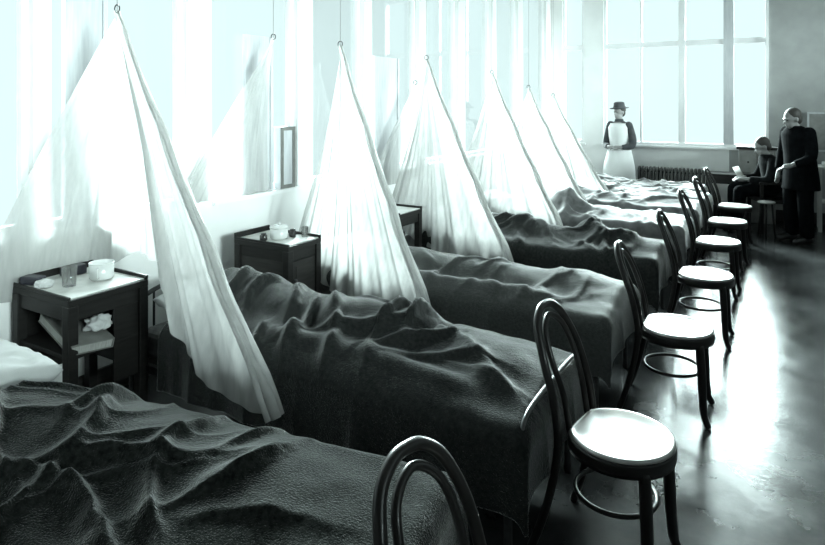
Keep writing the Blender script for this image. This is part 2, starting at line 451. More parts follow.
BW = .74; FX = -.86
beds = []
def bed(n, ynear, rz_off, label, bl_label, body, folds, m, pp=None, L=2.25, lend=1.95, res=(200,130), fx=FX, w=BW, pillow_label=None, hem=.24, top=.56):
    rz = pi+rz_off
    # origin at the middle of the foot; local +y is the near side
    c = V((fx, ynear+w/2, 0))
    b = iron_bed(c, rz, L, w, label)
    blanket('blanket', c, rz, L, w, body, folds, m, bl_label, lend=lend, res=res, seed=n*3.7, hem=hem, top=top)
    # pillow
    bm = bmesh.new(); nn = 26
    def pz(a, b_): return .075*(max(0, 1-abs(a)**3.2)*max(0, 1-abs(b_)**3.2))**.5
    for sgn in (1, -1):
        g = [[bm.verts.new((.20*a*(1-.07*b_*b_), .31*b_*(1-.06*a*a), sgn*(pz(a, b_)+(.030*nz(a, b_, 1.8, n)+.016*nz(a, b_, 4.5, n+3) if abs(a)<.95 and abs(b_)<.95 else 0)))) for b_ in [-1+2*k/nn for k in range(nn+1)]] for a in [-1+2*k/nn for k in range(nn+1)]]
        for p, q in zip(g[:-1], g[1:]):
            for k in range(nn): bm.faces.new((p[k], p[k+1], q[k+1], q[k]))
    bmesh.ops.remove_doubles(bm, verts=bm.verts[:], dist=.0005)
    p = build('pillow', bm, M['sheet'])
    p.rotation_euler = (0, R(-9), rz)
    p.location = c + Matrix.Rotation(rz, 3, 'Z') @ V(pp or (L-.27, 0, .615))
    tag(p, pillow_label or ('white pillow at the head of the ' + label.split(',')[0]), 'pillow', 'white pillows')
    beds.append(b)
    return b

# nearest bed: black blanket with a sleeper's long wavy ridge
def folds1(x, y, dn):
    z = 0
    for c in [(.95,.05,.5,.03,.3,.05),(1.15,-.05,1.9,.035,.22,.05),(.72,.10,2.2,.03,.22,.045),(.55,-.08,1.2,.03,.22,.04),(1.35,.12,2.6,.03,.28,.05),
              (1.5,.05,2.4,.025,.3,.04),(1.62,.2,2.7,.022,.3,.035),(1.3,.25,2.3,.022,.2,.03),(.9,.22,2.9,.03,.35,.05),(.4,.1,.3,.04,.25,.02),
              (1.05,.32,1.6,.022,.15,.03),(.85,-.2,1.4,.03,.16,.04),(1.25,-.2,1.7,.03,.16,.045),(.62,-.25,1.5,.025,.14,.03),(1.55,-.2,1.1,.03,.2,.03)]:
        z += line_ridge(x, y, *c)
    w = nz(x, y, 2.4, 31)
    return z+.016*ridge(x*9-y*8+4*w, 2.2)*ss(.4, 1.0, x)
bed(1, 1.06, R(11), 'nearest iron bed, at the bottom left under a black crumpled blanket', 'black crumpled wool blanket on the nearest bed, beneath the pillow at the left edge',
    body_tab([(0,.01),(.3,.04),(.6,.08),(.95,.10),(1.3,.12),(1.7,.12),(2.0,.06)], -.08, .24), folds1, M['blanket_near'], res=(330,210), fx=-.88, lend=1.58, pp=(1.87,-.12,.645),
    pillow_label='white crumpled pillow at the left edge, on the nearest bed')
# second bed: big hump of the sleeper, knees raised, knot of cloth at the knee
def folds2(x, y, dn):
    z = 0
    for c in [(.66,-.12,1.75,.018,.13,.075),(.76,-.04,1.25,.020,.16,.055),(.60,.04,.9,.025,.20,.05),(.90,.08,.5,.03,.25,.05),(1.08,.02,2.05,.035,.20,.065),
              (1.22,.10,2.0,.025,.2,.04),(1.42,-.05,1.9,.03,.22,.055),(1.62,0,1.85,.03,.22,.05),(1.80,.05,1.75,.03,.22,.04),(.30,.05,2.65,.05,.3,.035),(.22,.18,2.8,.035,.2,.03),
              (.45,.12,.25,.03,.25,.03),(.95,-.18,.1,.04,.22,.03)]:
        z += line_ridge(x, y, *c)
    z -= line_ridge(x, y, .60, -.12, 1.7, .022, .14, .07)
    edge = ss(.10, .30, y)
    z += .035*ridge(x*15+6*y+1.2*nz(x, y, 3, 4), 2.0)*edge*ss(.55, .9, x)*(1-ss(1.7, 2, x))
    z += (.042*exp(-((y-.26)/.06)**2)-.022*exp(-((y-.12)/.07)**2))*ss(.1,.4,x)*(1-ss(1.2,1.6,x))
    return z
bed(2, 2.17, 0, 'second iron bed from the camera, behind the nearest net', 'dark wool blanket over the humped sleeper on the second bed from the camera',
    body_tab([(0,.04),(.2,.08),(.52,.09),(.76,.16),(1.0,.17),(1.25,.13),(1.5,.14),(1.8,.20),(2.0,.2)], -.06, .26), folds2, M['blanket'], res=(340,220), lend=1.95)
def folds3(x, y, dn):
    z = generic3(x, y, dn)*.5
    z += .05*exp(-((y-.28)/.06)**2)*ss(.15,.5,x) - .03*exp(-((y-.10)/.07)**2)*ss(.2,.6,x)
    return z
generic3 = generic_folds(5, .04)
bed(3, 3.50, 0, 'third iron bed from the camera', 'dark blanket pulled smooth and flat on the third bed, past the second net',
    body_tab([(0,.05),(.25,.09),(.6,.06),(1.0,.07),(1.5,.09),(2.0,.10)], -.10, .18), folds3, M['blanket_half_lit'], res=(220,140), fx=-.88)
specs = [(4, 4.92, 'fourth iron bed from the camera', 'dark creased blanket with a curled edge on the fourth bed', 11, [(0,.05),(.3,.09),(.8,.09),(1.3,.14),(2.,.12)]),
         (5, 6.32, 'fifth iron bed from the camera', 'rumpled blanket with a tall peak near its head, on the fifth bed', 17, [(0,.02),(.4,.03),(.9,.06),(1.2,.20),(1.4,.10),(2.,.10)]),
         (6, 7.42, 'sixth iron bed from the camera', 'thin flat blanket on the sixth bed, in front of the narrow stripe of the seventh', 23, [(0,.03),(.4,.05),(.9,.06),(1.5,.1),(2.,.12)]),
         (7, 8.34, 'seventh iron bed from the camera, last but one', 'dark blanket on the seventh bed, last but one before the radiator', 29, [(0,.0),(.4,.02),(.9,.04),(1.5,.08),(2.,.10)]),
         (8, 9.16, 'eighth and farthest iron bed, next to the nurse', 'blanket with a dark hump, on the farthest bed beside the nurse', 31, [(0,.0),(.6,.0),(1.1,.03),(1.5,.10),(2.,.10)])]
for n, yn, lb, bl, sd, tab in specs:
    bed(n, yn, 0, lb, bl, body_tab(tab, -.05, .2), generic_folds(sd, .05 if n < 5 else .028), M['blanket'] if n < 5 else M['blanket_far_lit'], res=(120,80), fx=-.87 if n < 8 else -1.0, w=.70 if n < 7 else .60)

# ------------------------------------------------------------------ nets
def net(apex, hem, label, nfold=9, amp=.03, band=None, group='mosquito nets over the bed heads', thick=True, hook=True, res=(90,70), seed=0, sag=.04, opening=None):
    """hem: polyline from the wall end to the free front corner"""
    root = empty('mosquito_net', (apex[0], apex[1], 0)); off = V((apex[0], apex[1], 0))
    tag(root, label, 'mosquito net', group)
    A = V(apex); hp = smoothpts(hem, 12)
    n = res[0]; m_ = res[1]
    def hp_at(t):
        f = t*(len(hp)-1); i = min(int(f), len(hp)-2); return hp[i].lerp(hp[i+1], f-i)
    bm = bmesh.new(); g = []
    for k in range(m_+1):
        kk = k/m_
        row = []
        for i in range(n+1):
            t = i/n
            H = hp_at(t)
            a = A+V((.018*cos(t*pi*1.6), .018*sin(t*pi*1.6), 0))
            p = a.lerp(H, kk)
            tan = (hp_at(min(t+.02,1))-hp_at(max(t-.02,0))).normalized()
            nr = tan.cross((H-A).normalized()).normalized()
            fold = sin(t*nfold*2*pi+seed+1.6*noise.noise(V((t*5, kk*1.2, seed))))+.5*sin(t*nfold*5.1*pi+seed*2+kk)
            fold *= .6+.8*noise.noise(V((t*4, kk*2, seed+7)))
            w = kk**.8
            p += nr*fold*amp*w
            p.z -= sag*sin(pi*kk)*sin(pi*t)
            p += nr*(.03*sin(pi*kk))
            row.append(bm.verts.new(p-off))
        g.append(row)
    for a, b in zip(g[:-1], g[1:]):
        for i in range(n): bm.faces.new((a[i], a[i+1], b[i+1], b[i]))
    build('net_panel', bm, M['net'], root)
    if thick:   # gathered front border hanging as a long roll from hook to corner
        Hc = hp[-1]; d = Hc-A
        for q, (oy, rr) in enumerate(((0, 1.0), (.018, .8), (-.015, .6))):
            bm = bmesh.new()
            pts = [A.lerp(Hc, s/24)+V((.012*sin(s*.9+q), oy*s/24*2.2, -.035*sin(pi*s/24)+.004*sin(s*1.7+q))) for s in range(25)]
            tube(bm, [p-off for p in pts], [rr*(.006+.016*(s/24)**.7) for s in range(25)], 8)
            build('gathered_edge', bm, M['net_thick'], root)
    if hook:
        bm = bmesh.new(); tube(bm, [V((0,0,apex[2]-.01)), V((0,0,CH-.002))], .0022, 6); build('cord', bm, M['cord'], root)
        bm = bmesh.new(); tube(bm, [V((.022*cos(a), 0, apex[2]+.012+.022*sin(a))) for a in [2*pi*k/16 for k in range(16)]], .0035, 6, closed=True)
        build('ring', bm, M['iron'], root)
    return root

net((-3.12,2.10,2.24), [(-3.47,1.52,.72),(-3.475,1.95,.70),(-3.47,2.20,.72),(-3.20,2.26,.88),(-2.93,2.23,.85),(-2.73,2.11,.74),(-2.5,2.05,.51),(-2.24,2.03,.39),(-1.90,2.03,.37)],
    'nearest mosquito net, tall and pale, hanging beside the table with the mug and glass', 8, .034, res=(200,90), seed=1)
net((-2.90,3.80,2.17), [(-3.18,3.60,.62),(-3.0,3.48,.55),(-2.75,3.43,.46),(-2.45,3.37,.40),(-2.15,3.35,.40),(-1.88,3.35,.42)],
    'second mosquito net from the camera, pale cone behind the table with the bowl', 7, .034, res=(150,80), seed=2.2)
net((-2.93,5.18,2.15), [(-3.36,5.25,.75),(-3.15,5.0,.6),(-2.8,4.87,.46),(-2.4,4.78,.42),(-1.90,4.76,.42)],
    'third mosquito net from the camera, right of the small side table', 7, .03, res=(120,60), seed=3.1)
net((-2.88,6.62,2.07), [(-3.36,6.6,.75),(-3.1,6.4,.6),(-2.7,6.24,.46),(-2.3,6.18,.45),(-1.92,6.16,.46)],
    'fourth mosquito net from the camera, in the middle of the row', 6, .03, res=(90,50), seed=4.1)
net((-2.84,7.70,1.92), [(-3.36,7.7,.8),(-3.1,7.5,.65),(-2.7,7.33,.5),(-2.3,7.28,.48),(-1.95,7.27,.48)],
    'fifth mosquito net from the camera, last but one', 6, .028, res=(80,50), seed=5.3)
net((-2.80,8.58,1.82), [(-3.36,8.6,.8),(-3.1,8.4,.65),(-2.7,8.26,.5),(-2.3,8.21,.5),(-1.92,8.19,.5)],
    'farthest mosquito net, nearest the nurse', 6, .026, res=(80,50), seed=6.7)
net((-3.30,3.50,2.22), [(-3.45,2.75,1.055),(-3.45,2.95,1.055),(-3.45,3.2,1.055),(-3.45,3.4,1.055),(-3.45,3.62,1.055)],
    'faint net spread against the window, its peak left of the second net', 7, .012, thick=False, res=(80,50), seed=8.1, hook=True, sag=.02)
net((-3.30,5.60,1.93), [(-3.43,4.95,.92),(-3.44,5.3,.9),(-3.45,5.7,.9),(-3.42,6.0,.95)],
    'faint net spread against the window, its peak left of the third net', 6, .012, thick=False, res=(70,50), seed=9.4, sag=.02)

# ------------------------------------------------------------------ bentwood chairs
def make_chair():
    """seat centre at the origin, back towards -x"""
    r = empty('bentwood_chair', (0,0,0))
    bm = bmesh.new()
    n = 56
    def rad(a):    # round seat, a little flattened at the back
        c = cos(a); q = .196
        return min(q, .170/max(-c, 1e-3)) if c < -.5 else q
    prof = [(.80,.447),(.97,.445),(1.0,.452),(1.0,.470),(.975,.478),(.93,.478),(.87,.474),(.6,.4705),(.2,.470)]
    rings(bm, [[V((s*rad(2*pi*k/n)*cos(2*pi*k/n), s*rad(2*pi*k/n)*sin(2*pi*k/n), z)) for k in range(n)] for s, z in prof])
    build('seat', bm, M['seat'], r)
    bm = bmesh.new()
    rings(bm, [[V((s*rad(2*pi*k/n)*cos(2*pi*k/n), s*rad(2*pi*k/n)*sin(2*pi*k/n), z)) for k in range(n)] for s, z in [(.9,.41),(1.012,.412),(1.025,.43),(1.025,.455),(1.005,.466),(.99,.46),(.95,.44)]])
    build('seat_ring', bm, M['wood'], r)
    for s in (-1, 1):
        bm = bmesh.new()
        tube(bm, smoothpts([(.130,s*.125,.43),(.140,s*.132,.30),(.146,s*.136,.16),(.155,s*.143,.06),(.178,s*.158,.004)],5), [.023]*10+[.021]*5+[.018]*5+[.016], 12)
        build('front_leg', bm, M['wood'], r)
    # the back legs and the hoop are one bent rod
    bm = bmesh.new()
    hoop = smoothpts([(-.285,-.205,.004),(-.235,-.185,.15),(-.195,-.168,.32),(-.182,-.163,.46),(-.205,-.158,.60),(-.250,-.148,.74),(-.295,-.112,.845),(-.315,-.056,.895),(-.320,0,.905),
                      (-.315,.056,.895),(-.295,.112,.845),(-.250,.148,.74),(-.205,.158,.60),(-.182,.163,.46),(-.195,.168,.32),(-.235,.185,.15),(-.285,.205,.004)], 5)
    tube(bm, hoop, .0165, 12); build('back_hoop', bm, M['wood'], r)
    bm = bmesh.new()
    tube(bm, smoothpts([(-.170,-.085,.46),(-.196,-.088,.60),(-.238,-.098,.72),(-.280,-.074,.82),(-.302,0,.866),(-.280,.074,.82),(-.238,.098,.72),(-.196,.088,.60),(-.170,.085,.46)],6), .0125, 10)
    build('inner_hoop', bm, M['wood'], r)
    bm = bmesh.new()
    tube(bm, [V((-.02+.150*cos(a), .150*sin(a), .245)) for a in [2*pi*k/40 for k in range(40)]], .0095, 8, closed=True)
    build('stretcher_ring', bm, M['wood'], r)
    return r
chair0 = make_chair()
chairs = [(-.48,1.23,-13,'nearest bentwood chair, only its looped back showing against the nearest bed'),
          (-.54,2.47,-8,'bentwood chair with a shining round seat, its loop against the second bed'),
          (-.53,3.82,2,'bentwood chair at the foot of the third bed, its leg casting a dark reflection'),
          (-.51,5.08,0,'bentwood chair at the foot of the fourth bed'),
          (-.53,6.34,-3,'bentwood chair at the foot of the fifth bed'),
          (-.53,7.46,-6,'bentwood chair at the foot of the sixth bed'),
          (-.53,8.58,-4,'farthest bentwood chair of the row, in front of the seated man')]
for i, (x, y, a, lb) in enumerate(chairs):
    c = chair0 if i == 0 else copy_tree(chair0)
    c.location = (x, y, 0); c.rotation_euler = (0, 0, R(a))
    tag(c, lb, 'chair', 'bentwood chairs at the feet of the beds')

# ------------------------------------------------------------------ bedside tables
def bedside(x0, x1, y0, y1, H, label, kind):
    """x1 = front (towards the aisle); open stand or closed cabinet with a raised rim"""
    c = V(((x0+x1)/2, (y0+y1)/2, 0)); a, b = (x1-x0)/2, (y1-y0)/2
    r = empty('bedside_table', c); tag(r, label, 'table', 'dark wooden bedside tables')
    bm = boxes((-a, a, -b, b, H-.045, H-.012)); build('table_top', bm, M['cab'], r, bevel=.003)
    bm = boxes((-a+.015, a-.015, -b+.015, b-.015, H-.012, H-.006)); build('top_cloth', bm, M['tray'], r, False)
    bm = boxes((-a, a, b-.014, b, H-.012, H+.012), (-a, -a+.014, -b, b, H-.012, H+.03)); box(bm, -a, a, -b, -b+.014, H-.012, H+.004)
    build('rim', bm, M['cab'], r, bevel=.003)
    t = .026
    for sx in (-1, 1):
        for sy in (-1, 1):
            bm = bmesh.new(); cx, cy = sx*(a-t), sy*(b-t); box(bm, cx-t, cx+t, cy-t, cy+t, 0, H-.045)
            build('leg', bm, M['cab'], r, bevel=.004)
    bm = boxes((-a+.03, a-.03, -b+.012, -b+.03, H-.12, H-.045), (-a+.03, a-.03, b-.03, b-.012, H-.12, H-.045), (a-.03, a-.012, -b+.03, b-.03, H-.12, H-.045), (-a+.012, -a+.03, -b+.03, b-.03, H-.12, H-.045))
    build('apron', bm, M['cab'], r, bevel=.003)
    zs = .49 if kind == 'open' else .28
    bm = boxes((-a+.015, a-.015, -b+.015, b-.015, zs, zs+.02)); build('shelf', bm, M['cab'], r, bevel=.003)
    if kind == 'open':
        bm = boxes((-a+.05, a-.05, b-.024, b-.014, .30, H-.12)); build('side_panel', bm, M['cab'], r, False)
        bm = boxes((a-.028, a-.016, .03, b-.05, .30, H-.12)); build('front_panel', bm, M['cab'], r, False)
        bm = boxes((-a+.016, -a+.026, -b+.05, b-.05, .30, H-.12)); build('back_panel', bm, M['cab'], r, False)
    elif kind == 'closed':
        bm = boxes((-a+.05, a-.05, -b+.018, -b+.03, .30, H-.12)); build('side_panel', bm, M['cab_panel'], r, False)
        bm = boxes((-a+.05, a-.05, b-.03, b-.018, .30, H-.12)); build('side_panel', bm, M['cab'], r, False)
        bm = boxes((-a+.016, -a+.026, -b+.05, b-.05, .30, H-.12)); build('back_panel', bm, M['cab'], r, False)
        bm = boxes((a-.034, a-.014, -b+.054, b-.054, .305, H-.125)); box(bm, a-.014, a-.008, -b+.09, b-.09, .34, H-.16)
        d = build('door', bm, M['cab_panel'], r, bevel=.002)
        bm = bmesh.new(); ell(bm, (a-.002, -b+.075, H-.25), .014, .012, .012, None, 12, 8); build('knob', bm, M['iron_light'], d)
    return r
bedside(-3.455, -2.95, 1.73, 2.17, .80, 'dark open bedside table at the left, with the mug and glass on it', 'open')
bedside(-3.30, -2.80, 3.11, 3.45, .80, 'dark closed bedside cabinet between the first two nets, with the white bowl on it', 'closed')
bedside(-3.30, -2.78, 4.46, 4.84, .80, 'small dark bedside table half hidden behind the second net', 'stand')

# things on the first table
T = .796
def mug(name, loc, r0, h0, label, cat, handle=False, lidded=False):
    r = empty(name, loc); tag(r, label, cat)
    bm = bmesh.new(); lathe(bm, [(r0*.86,0),(r0*.97,.006),(r0,h0*.3),(r0,h0),(r0*.95,h0),(r0*.95,h0*.3),(r0*.88,.012)], 36)
    build('body', bm, M['enamel'], r)
    bm = bmesh.new(); tube(bm, [V((r0*.985*cos(a), r0*.985*sin(a), h0)) for a in [2*pi*k/32 for k in range(32)]], .003, 6, closed=True); build('rim', bm, M['enamel'], r)
    if handle:
        bm = bmesh.new(); tube(bm, smoothpts([(r0*.7,-r0*.7,h0*.8),(r0*1.02,-r0*1.05,h0*.78),(r0*1.12,-r0*1.12,h0*.5),(r0*1.0,-r0*1.0,h0*.25),(r0*.7,-r0*.7,h0*.2)],5), .004, 8)
        build('handle', bm, M['enamel'], r)
    if lidded:
        bm = bmesh.new(); lathe(bm, [(r0*1.03,h0-.002),(r0*1.05,h0+.004),(r0*.9,h0+.012),(r0*.3,h0+.02)], 36); l = build('lid', bm, M['enamel'], r)
        bm = bmesh.new(); ell(bm, (0,0,h0+.026), .012,.012,.009, None, 12, 8); build('knob', bm, M['enamel'], l)
    return r
def tumbler(loc, label, r0=.034, h0=.10):
    bm = bmesh.new(); lathe(bm, [(r0*.8,0),(r0*.84,.004),(r0,h0),(r0*.93,h0),(r0*.78,.012)], 28)
    o = build('drinking_glass', bm, M['glass']); o.location = loc
    return tag(o, label, 'glass')
mug('enamel_mug', (-3.16, 2.035, T), .062, .085, 'squat white enamel mug on the left bedside table', 'mug', handle=True)
tumbler((-3.17, 1.865, T), 'clear drinking glass on the left bedside table, left of the mug', .038, .10)
# crumpled cloth and dark case by the wall end of the table
def crumple(name, loc, sx, sy, sz, m, label, cat, seed, amp=.4, rz=0):
    bm = bmesh.new(); bmesh.ops.create_icosphere(bm, subdivisions=4, radius=1)
    for v in bm.verts:
        p = v.co.copy(); q = noise.noise(p*2.2+V((seed,0,0)))*amp+abs(noise.noise(p*4.5+V((0,seed,0))))*amp*.6
        v.co = p*(1+q); v.co.x *= sx; v.co.y *= sy; v.co.z = max(v.co.z, -.62)*sz
    zmin = min(v.co.z for v in bm.verts)
    for v in bm.verts: v.co.z -= zmin
    o = build(name, bm, m); o.location = loc; o.rotation_euler = (0,0,rz)
    return tag(o, label, cat)
crumple('crumpled_handkerchief', (-3.27, 1.79, T), .045, .04, .022, M['sheet'], 'small crumpled white handkerchief left of the glass on the left table', 'handkerchief', 3)
bm = boxes((-.055,.055,-.032,.032,0,.042)); o = build('spectacle_case', bm, M['rim'], bevel=.008); o.location = (-3.37, 1.79, T); o.rotation_euler = (0,0,.3)
tag(o, 'small dark case at the wall end of the left bedside table', 'case')
bm = boxes((-.03,.03,-.06,.06,0,.05)); o = build('dark_box', bm, M['rim'], bevel=.004); o.location = (-3.36, 2.0, T)
tag(o, 'small dark box behind the glass on the left bedside table', 'box')
# shelf of the first table
book = empty('large_book', (-3.13, 1.87, .305)); tag(book, 'large pale book slanting on the shelf of the left bedside table', 'book')
book.rotation_euler = (R(-5), R(13), R(-8))
bm = boxes((-.19,.19,-.10,.10,.006,.045)); build('pages', bm, M['paper'], book, False)
bm = boxes((-.195,.195,-.105,.105,0,.006), (-.195,.195,-.105,.105,.045,.051), (-.195,.195,.099,.107,0,.051)); build('cover', bm, M['cover'], book, bevel=.002)
book.location.z = .553
crumple('folded_towel', (-3.02, 1.93, .585), .05, .06, .040, M['sheet'], 'crumpled white towel on the shelf of the left bedside table', 'towel', 8)
bm = boxes((-.004,.004,-.045,.045,0,.17)); o = build('grey_card', bm, M['card']); o.location = (-3.20, 2.06, .515); o.rotation_euler = (0, R(-6), 0)
tag(o, 'upright grey card at the back of the left table shelf', 'card')
# things on the second table
T = .796
mug('enamel_bowl', (-3.02, 3.26, T), .062, .075, 'white lidded enamel bowl on the bedside cabinet', 'bowl', lidded=True)
for x, y, lb in ((-3.06, 3.15, 'squat dark jar left of the white bowl on the cabinet'), (-2.98, 3.355, 'squat dark jar right of the white bowl on the cabinet')):
    bm = bmesh.new(); lathe(bm, [(.022,0),(.026,.006),(.026,.034),(.019,.042),(.019,.05),(.01,.052)], 20); o = build('dark_jar', bm, M['bottle']); o.location = (x, y, T)
    tag(o, lb, 'jar')
tumbler((-2.90, 3.39, T), 'small clear glass at the front of the bedside cabinet', .026, .07)
# narrow box on the window ledge
r = empty('wooden_box', (-3.535, 3.87, SILL)); tag(r, 'tall narrow grey wooden box on the window ledge left of the second net', 'box')
bm = boxes((-.03,.045,-.085,.085,0,.50)); build('body', bm, M['shutter'], r, bevel=.003)
bm = boxes((.045,.052,-.085,-.055,0,.50), (.045,.052,.055,.085,0,.50), (.045,.052,-.055,.055,.0,.03), (.045,.052,-.055,.055,.47,.50)); build('frame', bm, M['cover'], r, False)

# ------------------------------------------------------------------ radiator, cabinet, tables at the far end
r = empty('radiator', (-1.55, FY-.16, 0)); tag(r, 'long cast iron radiator under the far window', 'radiator')
x0, x1 = -2.02, -.98; ns = 19
for k in range(ns):
    x = x0+(x1-x0)*(k+.5)/ns+1.55
    bm = bmesh.new()
    for y in (-.05, .05):
        tube(bm, [(x,y,.12),(x,y,.66)], .017, 8)
    tube(bm, smoothpts([(x,-.05,.66),(x,-.035,.695),(x,0,.70),(x,.035,.695),(x,.05,.66)],3), .018, 8)
    tube(bm, smoothpts([(x,-.05,.12),(x,-.035,.09),(x,.035,.09),(x,.05,.12)],3), .018, 8)
    if k in (0, ns//2, ns-1): tube(bm, [(x,0,.0),(x,0,.10)], .02, 8)
    build('section', bm, M['radiator'], r)
bm = bmesh.new(); tube(bm, [(x0+1.55,0,.64),(x1+1.55,0,.64)], .016, 8); tube(bm, [(x0+1.55,0,.13),(x1+1.55,0,.13)], .016, 8); build('connecting_pipe', bm, M['radiator'], r)

r = empty('low_cabinet', (-.34, FY-.22, 0)); tag(r, 'grey cabinet with a dark top behind the seated man, beside the far window', 'cabinet')
bm = boxes((-.23,.23,-.15,.17,0,1.05)); build('body', bm, M['card'], r, bevel=.004)
bm = boxes((-.26,.26,-.18,.18,1.05,1.09)); build('cabinet_top', bm, M['cab'], r, bevel=.004)
for s in (-1,1):
    bm = boxes((s*.11-.10, s*.11+.10, -.165,-.15,.72,1.02)); d = build('drawer', bm, M['card'], r, bevel=.004)
    bm = bmesh.new(); ell(bm, (s*.11,-.175,.87), .014,.012,.014,None,12,8); build('knob', bm, M['iron'], d)
r = empty('writing_table', (-.74, 9.99, 0)); tag(r, 'small dark table between the radiator and the seated man', 'table')
bm = boxes((-.24,.24,-.2,.2,.68,.72)); build('table_top', bm, M['cab'], r, bevel=.004)
bm = boxes((-.21,.21,-.17,.17,.58,.68)); build('apron', bm, M['cab'], r, False)
for sx in (-1,1):
    for sy in (-1,1):
        bm = boxes((sx*.2-.022,sx*.2+.022,sy*.16-.022,sy*.16+.022,0,.68)); build('leg', bm, M['cab'], r, bevel=.003)
r = empty('side_table', (.72, 10.15, 0)); tag(r, 'tall pale table at the right edge beside the standing man', 'table')
bm = boxes((-.34,.34,-.22,.22,.84,.87)); build('table_top', bm, M['white_wood'], r, bevel=.004)
bm = boxes((-.30,.30,-.18,.18,.38,.40)); build('shelf', bm, M['white_wood'], r, bevel=.004)
for sx in (-1,1):
    for sy in (-1,1):
        bm = boxes((sx*.31-.022,sx*.31+.022,sy*.19-.022,sy*.19+.022,0,.84)); build('leg', bm, M['white_wood'], r, bevel=.003)
mug('enamel_basin', (.50, 10.10, .87), .07, .06, 'small white basin on the tall pale table at the right edge', 'basin')
r = empty('stool', (-.20, 9.27, 0)); tag(r, 'small white-topped stool between the seated and the standing man', 'stool')
bm = bmesh.new(); lathe(bm, [(.09,.43),(.10,.435),(.103,.45),(.09,.458),(.02,.46)], 28); build('seat', bm, M['white_wood'], r)
for k in range(3):
    a = 2*pi*k/3+.5; bm = bmesh.new(); tube(bm, [(.07*cos(a),.07*sin(a),.43),(.11*cos(a),.11*sin(a),0)], .012, 8); build('leg', bm, M['cab'], r)
r = empty('notice_panel', (.50, FY-.001, 1.05)); tag(r, 'pale panel hung on the grey far wall behind the standing man', 'wall panel')
bm = boxes((-.20,.20,-.014,-.002,0,.52)); build('panel', bm, M['card'], r, False)
bm = boxes((-.22,-.195,-.022,0,-.02,.54), (.195,.22,-.022,0,-.02,.54), (-.195,.195,-.022,0,-.02,.005), (-.195,.195,-.022,0,.515,.54)); build('frame', bm, M['shutter'], r, False)

# ------------------------------------------------------------------ people
def oring(c, rx, ry, n=20, tilt=0.0):
    c = V(c); return [c+V((rx*cos(2*pi*k/n), ry*sin(2*pi*k/n), tilt*sin(2*pi*k/n))) for k in range(n)]
def limb(bm, pts, rad, n=12):
    if rad[0] > .03: ell(bm, pts[0], rad[0]*.98, rad[0]*.98, rad[0]*.98, None, 16, 10)
    tube(bm, smoothpts(pts, 4), [rad[0]+(interp(list(zip(range(len(rad)), rad)), i/4)-rad[0]) for i in range((len(pts)-1)*4+1)], n)
def head(bm, c, yaw=0, pitch=0, s=1.0):
    """head facing -y before turning"""
    rot = Matrix.Rotation(yaw, 3, 'Z') @ Matrix.Rotation(pitch, 3, 'X'); c = V(c)
    ell(bm, c+rot@V((0,.012,.02))*s, .074*s, .092*s, .098*s, rot, 24, 16)
    ell(bm, c+rot@V((0,-.028,-.055))*s, .052*s, .058*s, .062*s, rot, 20, 12)
    ell(bm, c+rot@V((0,-.094,-.022))*s, .012*s, .020*s, .022*s, rot, 10, 8)     # nose
    ell(bm, c+rot@V((0,-.080,.022))*s, .045*s, .016*s, .010*s, rot, 12, 8)       # brow
    ell(bm, c+rot@V((0,-.083,-.062))*s, .022*s, .010*s, .008*s, rot, 12, 8)      # mouth
    for q in (-1,1): ell(bm, c+rot@V((q*.076,.012,-.012))*s, .010*s, .018*s, .030*s, rot, 10, 8)
    return rot
def eyes(c, rot, root, s=1.0):
    for q in (-1,1):
        bm = bmesh.new(); ell(bm, V(c)+rot@V((q*.029,-.077,.004))*s, .011*s,.007*s,.006*s, rot, 10, 6); build('eye', bm, M['eye'], root)
def hair(c, rot, root, s=1.0, bun=False):
    bm = bmesh.new(); c = V(c)
    ell(bm, c+rot@V((0,.030,.040))*s, .081*s, .094*s, .088*s, rot, 24, 14); ell(bm, c+rot@V((0,.058,-.015))*s, .070*s, .058*s, .072*s, rot, 20, 12)
    if bun: ell(bm, c+rot@V((0,.11,.03))*s, .045*s,.035*s,.045*s, rot, 14, 10)
    return build('hair', bm, M['hair'], root)
def hand(bm, w, d, side, up=(0,0,1), curl=.5):
    """w wrist, d pointing direction, side: +1/-1 thumb side"""
    w = V(w); d = V(d).normalized(); up = V(up); up = (up-d*up.dot(d)).normalized(); sd = d.cross(up)*side
    limb(bm, [w-d*.02, w+d*.04, w+d*.085], [.026, .033, .030], 10)
    for k, (ln, of) in enumerate(((.066,.027),(.075,.010),(.070,-.009),(.056,-.026))):
        b = w+d*.08+sd*of
        limb(bm, [b-d*.02, b+d*ln*.5-up*.012*curl, b+d*ln*.8-up*.035*curl, b+d*ln*.85-up*.06*curl], [.0095,.009,.0085,.007], 8)
    b = w+d*.03+sd*.028
    limb(bm, [b-sd*.01, b+sd*.022+d*.02, b+sd*.026+d*.052-up*.012], [.012,.011,.008], 8)

